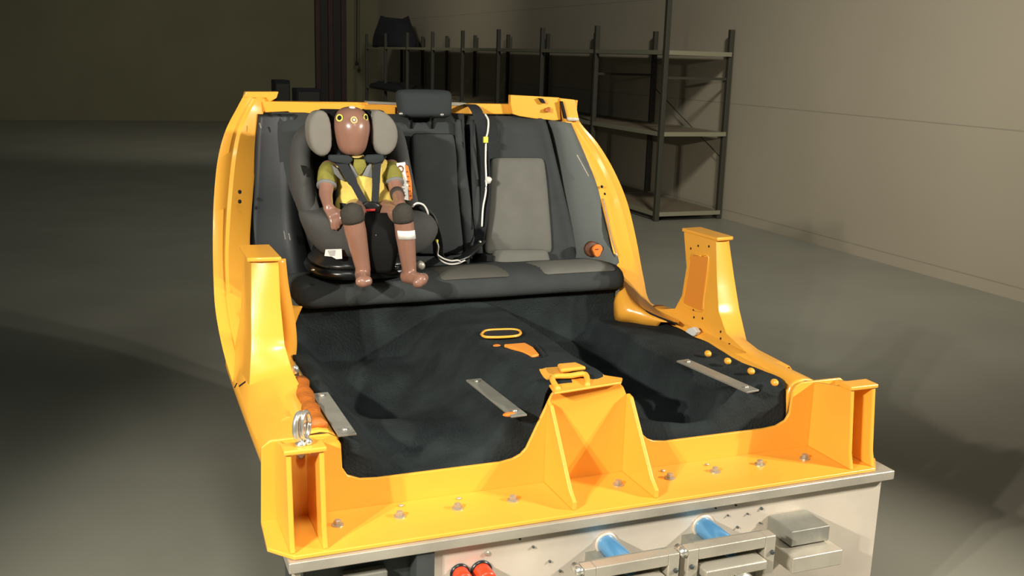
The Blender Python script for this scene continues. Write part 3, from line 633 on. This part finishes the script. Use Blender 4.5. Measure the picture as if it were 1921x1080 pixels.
# feet: heel, arch, toes
m_.caps(anL+Vector((0, .012, -.028)), D(681, 529, 3.375), .026, .021); m_.caps(anL, anL+Vector((0, .008, -.026)), .027, .028); m_.caps(D(688, 527, 3.38), D(676, 528, 3.375), .020, .018)
m_.caps(anR+Vector((-.004, .012, -.022)), D(790, 525, 3.385), .027, .023); m_.caps(anR, anR+Vector((0, .008, -.022)), .026, .026); m_.caps(D(784, 530, 3.38), D(795, 521, 3.40), .021, .018)
shL, elL, wrL = D(616, 316, 3.67), D(611, 364, 3.60), D(616, 388, 3.53)
shR, elR, wrR = D(734, 314, 3.67), D(743, 358, 3.60), D(752, 384, 3.49)
m_.caps(shL, elL, .031, .025); m_.caps(elL, wrL, .0245, .0175); m_.caps(shR, elR, .031, .025); m_.caps(elR, wrR, .0245, .0175)
def hand(wr, kn, fdir, side, thumb, curl):
    """palm from wrist to knuckles, four bent fingers of unequal length and a thumb from the side of the palm"""
    kn = Vector(kn); side = Vector(side).normalized(); d = (kn-wr).normalized(); nrm = d.cross(side).normalized()
    for k in (-.013, -.0045, .0045, .013): m_.caps(wr+side*k*.6, kn+side*k, .0125, .0095, 10, 3)
    f = Vector(fdir).normalized()
    for k, ln in zip((-.0155, -.005, .0055, .0155), (.040, .047, .044, .035)):
        a_ = kn+side*k; b_ = a_+(d*.5+f*.5).normalized()*ln*.55+side*k*.15; c_ = b_+(f+Vector(curl)).normalized()*ln*.5
        m_.caps(a_, b_, .0068, .0060, 8, 3); m_.caps(b_, c_, .0060, .0050, 8, 3)
    tb = wr.lerp(kn, .35)+side*thumb*.012; tm = tb+(side*thumb*.9+d*.8).normalized()*.020; tt = tm+(d+side*thumb*.15).normalized()*.018
    m_.caps(tb, tm, .0085, .0070, 8, 3); m_.caps(tm, tt, .0070, .0055, 8, 3)
hand(wrL, D(627, 405, 3.50), (.15, -.1, -1), (1, -.1, .35), 1, (0, .2, -.2))
hand(wrR, D(760, 397, 3.452), (.1, -.5, -1), (1, .1, .3), -1, (0, .5, -.4))
bd = m_.build('body', SK, dm, remesh=.0042, smit=4)
# head
hd = [(.013, .020, .0845, .012), (.032, .036, .080, .010), (.049, .055, .068, .006), (.060, .069, .050, .003), (.0655, .078, .026, 0), (.0655, .080, .004, 0), (.0615, .077, -.018, -.001), (.056, .069, -.040, -.004), (.050, .060, -.060, -.008), (.040, .047, -.076, -.012), (.022, .027, -.0865, -.016)]
hcn = Q(659.5, 245, 3.625); rows = []
for rx, ry, z, dy in hd:
    row = []
    for k in range(32):
        a = k*2*math.pi/32; x, y = math.cos(a)*rx, math.sin(a)*ry
        if y < 0:      # brow, eye hollows, nose ridge, lips kept soft as on a dummy
            y -= .0045*math.exp(-(x/.009)**2-((z+.030)/.013)**2); y -= .0025*math.exp(-(x/.016)**2-((z+.056)/.006)**2)
            y += .003*(math.exp(-((x-.024)/.012)**2)+math.exp(-((x+.024)/.012)**2))*math.exp(-((z+.006)/.010)**2)
        row.append(hcn+Vector((x, y+dy, z)))
    rows.append(row)
hm = M().grid(rows, True, True).build('head', SK, dm, sub=2)
def target(px, py, Y, nx, r, cols, fwd=0):
    c = Q(px, py, Y); ax = Vector((nx, -1, .25)).normalized()
    for k, cm in enumerate(cols): M().lathe(c+ax*(.0006*k+fwd), [(r*(1-.34*k), 0), (r*(1-.34*k), .0012)], 18, ax).build('target_mark', cm, hm)
target(664, 225, 3.555, .05, .0125, ['collar_cream', 'dummy_skin', 'white_label'])
target(637, 221, 3.584, -.75, .013, ['yellow_tag', 'black_mark']); target(686, 220, 3.578, .8, .012, ['yellow_tag', 'black_mark'])
M().lathe(hcn+Vector((0, -.012, .0815)), [(.011, 0), (.011, .002), (.008, .004)], 16, (0, -.3, 1)).build('top_cap', 'white_label', hm)
M().lathe(Q(665, 303, 3.655), [(.036, 0), (.033, .04), (.033, .06)], 20, (0, 0, 1)).build('neck', 'black_plastic', dm, smooth=True)
m_ = M(); c = Q(665, 292.5, 3.64); m_.tube([c+Vector((math.cos(a)*.030, math.sin(a)*.034, 0)) for a in [i*2*math.pi/24 for i in range(25)]], .0045, 8, 1.0); m_.build('neck_ring', 'collar_cream', dm, smooth=True)
# shirt
m_ = M()
m_.caps(D(694, 378, 3.655), D(678, 325, 3.676), .076, .074); m_.caps(D(672, 374, 3.655), D(664, 325, 3.676), .070, .070); m_.caps(D(642, 318, 3.68), D(712, 318, 3.68), .045, .045)
m_.caps(D(655, 385, 3.64), D(725, 382, 3.64), .052, .052)
sh = m_.build('shirt', 'shirt_yellow', dm, remesh=.006, smit=3)
for a_, b_ in ((shL, elL), (shR, elR)):
    d = b_-a_; m_ = M(); m_.tube([a_-d*.15+Vector((0, 0, .012)), a_, a_+d*.35, a_+d*.62, a_+d*.66], [.018, .037, .0365, .036, .030], 18); m_.build('sleeve', 'shirt_olive', sh, sub=1)
    p = a_+d*.64; m_ = M(); m_.tube([p, p+d*.06], .0365, 18); m_.build('sleeve_hem', 'grey_print', sh, smooth=True)
q = [Q(x, y, 3.592) for x, y in [(664, 299), (686, 299), (688, 312), (680, 325), (674, 330), (668, 322), (664, 312)]]
M().prism(q, (0, .03, 0)).build('chest_bib', 'shirt_olive', sh, bevel=.004)
q = [Q(x, y, 3.596) for x, y in [(654, 304), (665, 314), (673, 329), (668, 336), (658, 318)]]
M().prism(q, (0, .03, 0)).build('grey_panel', 'grey_print', sh, bevel=.003)
q = [Q(x, y, 3.596) for x, y in [(688, 312), (698, 306), (699, 334), (690, 332), (680, 329)]]
M().prism(q, (0, .03, 0)).build('grey_panel', 'grey_print', sh, bevel=.003)
q = [Q(x, y, 3.602) for x, y in [(624, 310), (634, 316), (648, 340), (640, 338), (628, 326)]]
M().prism(q, (0, .03, 0)).build('grey_panel', 'grey_print', sh, bevel=.003)
# shorts hem and knee bands
for kn, an, r_ in ((knL, anL, .0415), (knR, anR, .0375)):
    d = (an-kn).normalized(); m_ = M(); m_.tube([kn-d*.034+Vector((0, .012, 0)), kn-d*.026+Vector((0, .004, 0)), kn-d*.010, kn+d*.008, kn+d*.020], [.022, r_*.93, r_, r_*.995, r_*.96], 24, 1.0, (1, 0, 0)); m_.build('knee_band', 'shorts_dark', dm, smooth=True)
p = knR.lerp(anR, .24); d = (anR-knR).normalized(); p2 = p+d*.032   # patch wrapped over the front of the shin
M().grid([[c_+Vector((math.sin(a)*.0368, -math.cos(a)*.0368, 0)) for a in [R(-60+12*k) for k in range(11)]] for c_ in (p, p2)]).build('shin_tape', 'white_label', dm, smooth=True, solid=.001)
m_ = M(); p = elR.lerp(wrR, .15); m_.tube([p, p.lerp(wrR, .25)], .0265, 18); m_.build('elbow_band', 'shorts_dark', dm, smooth=True)

# harness
hs = thing('seat_harness', 'dark five-point harness with red button buckle across the yellow shirt', 'harness', Q(693, 393, 3.55))
m_ = M(); m_.ribbon(spl([Q(626, 291, 3.64), Q(638, 303, 3.60), Q(652, 325, 3.588), Q(668, 352, 3.578), Q(684, 382, 3.566)], 5), [.038]*6+[.034]*8+[.026]*7, .006, side=(1, -.1, .55)); m_.build('shoulder_strap', 'webbing', hs)
m_ = M(); m_.ribbon(spl([Q(716, 292, 3.64), Q(709, 302, 3.60), Q(706, 325, 3.588), Q(705, 352, 3.578), Q(703, 384, 3.566)], 5), [.036]*6+[.028]*8+[.026]*7, .006, side=(1, 0, 0)); m_.build('shoulder_strap', 'webbing', hs)
for pts in ([(618, 291), (656, 291), (664, 300), (654, 309), (634, 306), (618, 303)], [(688, 291), (720, 290), (722, 302), (704, 308), (690, 306), (684, 299)]):
    M().prism([Q(x, y, 3.585) for x, y in pts], (0, .03, 0)).build('chest_pad', 'pad_fabric', hs, bevel=.006, smooth=True)
bk = M().prism([Q(x, y, 3.535) for x, y in [(678, 384), (690, 378), (704, 379), (715, 386), (712, 397), (706, 404), (686, 404), (680, 397)]], (0, .025, 0)).build('buckle', 'black_plastic', hs, bevel=.005, smooth=True)
M().box(Q(695, 394, 3.533), (.036, .006, .009)).build('release_button', 'red_button', bk, bevel=.002)
M().tube([Q(682, 397, 3.532), Q(683, 401, 3.532)], .004, 6).build('buckle_edge', 'steel', bk)
m_ = M(); m_.ribbon([Q(697, 402, 3.535), Q(699, 415, 3.50), Q(700, 425, 3.47)], .022, .004, side=(1, 0, 0)); m_.build('crotch_strap', 'webbing', hs)
m_ = M(); m_.ribbon(spl([Q(680, 392, 3.545), Q(655, 388, 3.56), Q(636, 386, 3.62)], 4), .022, .004, side=(0, 0, 1)); m_.build('lap_strap', 'webbing', hs)
m_ = M(); m_.ribbon(spl([Q(714, 391, 3.545), Q(732, 392, 3.56), Q(748, 388, 3.62)], 4), .022, .004, side=(0, 0, 1)); m_.build('lap_strap', 'webbing', hs)

# ------------------------------------------------------------------ vehicle belt and instrumentation cable
vb = thing('seat_belt', 'black vehicle seat belt hanging over the bench backrest beside the centre bolster', 'seat belt', Q(897, 470, 3.87))
pp = spl([Q(870, 201, 4.20), Q(882, 196, 4.12), Q(893, 206, 4.045), Q(902, 230, 4.005), Q(906, 262, 3.98), Q(910, 300, 3.965), Q(911, 340, 3.95), Q(909, 390, 3.925), Q(903, 430, 3.905), Q(896, 462, 3.87)], 5)
m_ = M(); m_.ribbon(pp, .044, .003, side=[Vector((1, 0, 0)).lerp(Vector((.45, -.6, 0)), min(1, i/22)) for i in range(len(pp))]); m_.build('shoulder_belt', 'webbing', vb)
M().tube(spl([Q(905, 452, 3.87), Q(890, 466, 3.82), Q(872, 482, 3.78), Q(855, 488, 3.76)], 3), [.016]*3+[.022]*4+[.018]*3, 12, .6).build('belt_buckle', 'black_plastic', vb, smooth=True)
M().ell(Q(900, 454, 3.85), (.008, .008, .008), 10, 6).build('buckle_rivet', 'chrome', vb, smooth=True)
pp = spl([Q(772, 396, 3.58), Q(788, 392, 3.56), Q(803, 404, 3.56), Q(815, 430, 3.58), Q(821, 455, 3.62), Q(824, 480, 3.68), Q(842, 490, 3.74), Q(862, 488, 3.77)], 5)
m_ = M(); m_.ribbon(pp, .040, .003, side=[Vector((.5, -.6, .5)).lerp(Vector((.6, -.5, -.1)), i/len(pp)) for i in range(len(pp))]); m_.build('lap_belt', 'webbing', vb)
wc = thing('sensor_cable', 'thin white sensor cable running down the hanging seat belt', 'cable', Q(904, 430, 3.88))
pp = spl([Q(910, 214, 4.02), Q(916, 226, 3.99), Q(915, 246, 3.975), Q(912, 262, 3.96), Q(911, 300, 3.945), Q(912, 337, 3.93), Q(911, 362, 3.915), Q(906, 390, 3.905), Q(904, 425, 3.89)], 5)
m_ = M(); m_.tube(pp, .0040, 8); m_.build('cable', 'white_cable', wc, smooth=True)
M().box(Q(911, 262, 3.945), (.020, .014, .026)).build('yellow_clip', 'yellow_tag', wc, bevel=.003)
M().lathe(Q(916, 338, 3.93), [(.009, -.012), (.013, -.008), (.013, .010), (.007, .013)], 12, (.2, -.6, 1)).build('connector', 'white_cable', wc, smooth=True)
wc2 = thing('sensor_cable', 'thin white sensor cables looping over the lap belt beside the child seat', 'cable', Q(840, 492, 3.73))
for pts in ([(773, 388, 3.54), (782, 381, 3.53), (794, 384, 3.535), (801, 394, 3.545), (803, 402, 3.55)], [(818, 450, 3.58), (822, 462, 3.60), (821, 478, 3.64), (828, 489, 3.67), (842, 495, 3.69), (858, 494, 3.71), (872, 488, 3.735)], [(821, 478, 3.63), (832, 485, 3.66), (846, 489, 3.69), (858, 488, 3.70), (864, 491, 3.715)]):
    m_ = M(); m_.tube(spl([Q(*p) for p in pts], 5), .0036, 8); m_.build('cable', 'white_cable', wc2, smooth=True)
M().box(Q(820, 452, 3.57), (.008, .008, .012)).build('yellow_clip', 'yellow_tag', wc2, bevel=.002)

# ------------------------------------------------------------------ sled under the body
sl = thing('test_sled', 'grey steel and aluminium test sled carrying the yellow body section', 'sled', (1.35, 3.0, 0))
M().box((1.335, 2.50, .622), (1.93, .28, .031)).build('top_plate', 'steel', sl, bevel=.004)
M().box((1.32, 3.10, .622), (1.30, .92, .031)).build('deck_plate', 'steel', sl)
fx = P(779, 1040, Y=2.40).x
M().box(((fx+2.28)/2, 2.402, .41), (2.28-fx, .02, .392)).build('front_plate', 'aluminium', sl, bevel=.003)
M().box((fx+.02, 2.40, .41), (.05, .06, .39), rz=R(0)).build('end_web', 'dark_steel', sl)
M().box((.62, 2.60, .42), (.40, .32, .37)).build('side_block', 'dark_steel', sl, bevel=.01)
M().box((.58, 2.43, .50), (.12, .05, .10)).build('side_bracket', 'strip_steel', sl, bevel=.006)
M().box((.394, 2.40, .50), (.016, .05, .22)).build('corner_post', 'aluminium', sl, bevel=.003)
for x in (.62, 2.05): M().box((x, 3.0, .12), (.16, 1.5, .24)).build('runner', 'dark_steel', sl, bevel=.01)
for x in (.62, 2.05):
    for y in (2.5, 3.4): M().box((x, y, .42), (.12, .12, .38)).build('leg', 'dark_steel', sl)
for px, py, r in [(903, 1014, .003), (913, 1037, .0075), (1000, 1025, .004), (1031, 1052, .004), (975, 1010, .003), (1050, 1070, .004), (1365, 966, .003), (1428, 953, .005), (1380, 947, .003), (1402, 963, .003), (1383, 988, .004), (1342, 952, .003), (1425, 980, .003)]:
    M().lathe(P(px, py, Y=2.391), [(r, 0), (r, .004), (r*.6, .006)], 8, (0, -1, 0)).build('plate_screw', 'bolt_steel' if r > .006 else 'dark_steel', sl)
# tube ends and clamps in front of the sled
def tube_end(name, lab, cat, px, py, Y0, Y1, r, mm, group=None):
    a = P(px, py, Y=Y0); t = thing(name, lab, cat, a+Vector((0, (Y1-Y0)/2, -r)), group)
    L = abs(Y1-Y0); M().lathe(a, [(r*.96, 0), (r, .004), (r, L*.86), (r*.93, L*.93), (r*.7, L*.985), (r*.2, L)], 24, (0, -1, 0)).build('tube', mm, t, smooth=True)
    M().lathe(a, [(r*1.22, 0), (r*1.22, .006), (r, .008)], 24, (0, -1, 0)).build('collar', 'aluminium' if mm == 'blue_anodised' else 'black_plastic', t, smooth=True)
tube_end('absorber_tube', 'blue anodised tube between the sled plate and the left clamp frame', 'tube', 1136, 1018, 2.392, 2.23, .029, 'blue_anodised')
tube_end('absorber_tube', 'blue anodised tube between the sled plate and the right clamp frame', 'tube', 1318, 986, 2.392, 2.23, .031, 'blue_anodised')
tube_end('red_cap', 'red domed cap at the bottom left of the sled plate, smaller of the two', 'cap', 862, 1074, 2.392, 2.34, .023, 'red_plastic')
tube_end('red_cap', 'larger red domed cap right of the small red cap on the sled plate', 'cap', 902, 1070, 2.392, 2.33, .026, 'red_plastic')
def clamp(lab, x0, x1, yt, Y):
    a, b = P(x0, yt, Y=Y), P(x1, yt, Y=Y); w_ = b.x-a.x; zt = P((x0+x1)/2, yt, Y=Y).z; c = (a.x+b.x)/2; h = .24; d = .035
    t = thing('clamp_frame', lab, 'clamp', (c, Y, zt-h))
    for dx in (-1, 1): M().box((c+dx*(w_/2-d/2), Y, zt-h/2), (d, .04, h)).build('frame_side', 'steel', t, bevel=.004)
    for z in (zt-d/2, zt-h+d/2): M().box((c, Y, z), (w_-2*d, .04, d)).build('frame_bar', 'steel', t, bevel=.004)
    M().box((c, Y+.03, zt-h/2), (w_-.02, .02, h-.02)).build('backing_plate', 'strip_steel', t)
    M().box((c, Y-.02, zt-h*.30), (w_-2*d-.02, .06, .03)).build('jaw', 'steel', t, bevel=.006)
    M().lathe((c+.02, Y, zt-h*.55), [(.045, 0), (.045, .05), (.038, .06), (.02, .062)], 24, (0, -1, .1)).build('piston', 'chrome', t, smooth=True)
    for dx, zz in ((-1, -.05), (1, -.05)): M().lathe((c+dx*(w_/2-.012), Y-.02, zt+zz), [(.007, 0), (.007, .006), (.004, .008)], 8, (0, -1, 0)).build('screw', 'dark_steel', t)
    M().tube([(a.x-.012, Y+.02, zt-.008), (a.x-.012, Y-.02, zt-.008)], .012, 12).build('corner_roller', 'chrome', t, smooth=True)
    M().box((c, (2.392+Y+.04)/2, zt-.10), (.10, 2.392-Y-.04, .08)).build('mounting_arm', 'strip_steel', t)
clamp('square steel clamp frame left of the other, low in front of the sled', 1092, 1268, 1046, 2.22)
clamp('square steel clamp frame right of the other, in front of the sled plate', 1286, 1448, 1012, 2.22)
a = P(1494, 1000, Y=2.30)
t = thing('end_bracket', 'grey steel corner bracket at the right end of the sled plate', 'bracket', (a.x, 2.30, a.z-.06))
M().box(a+Vector((.03, .03, 0)), (.14, .12, .05)).build('bracket_block', 'strip_steel', t, bevel=.004)
M().box(a+Vector((.02, -.0, -.055)), (.18, .17, .05)).build('bracket_base', 'steel', t, bevel=.004)
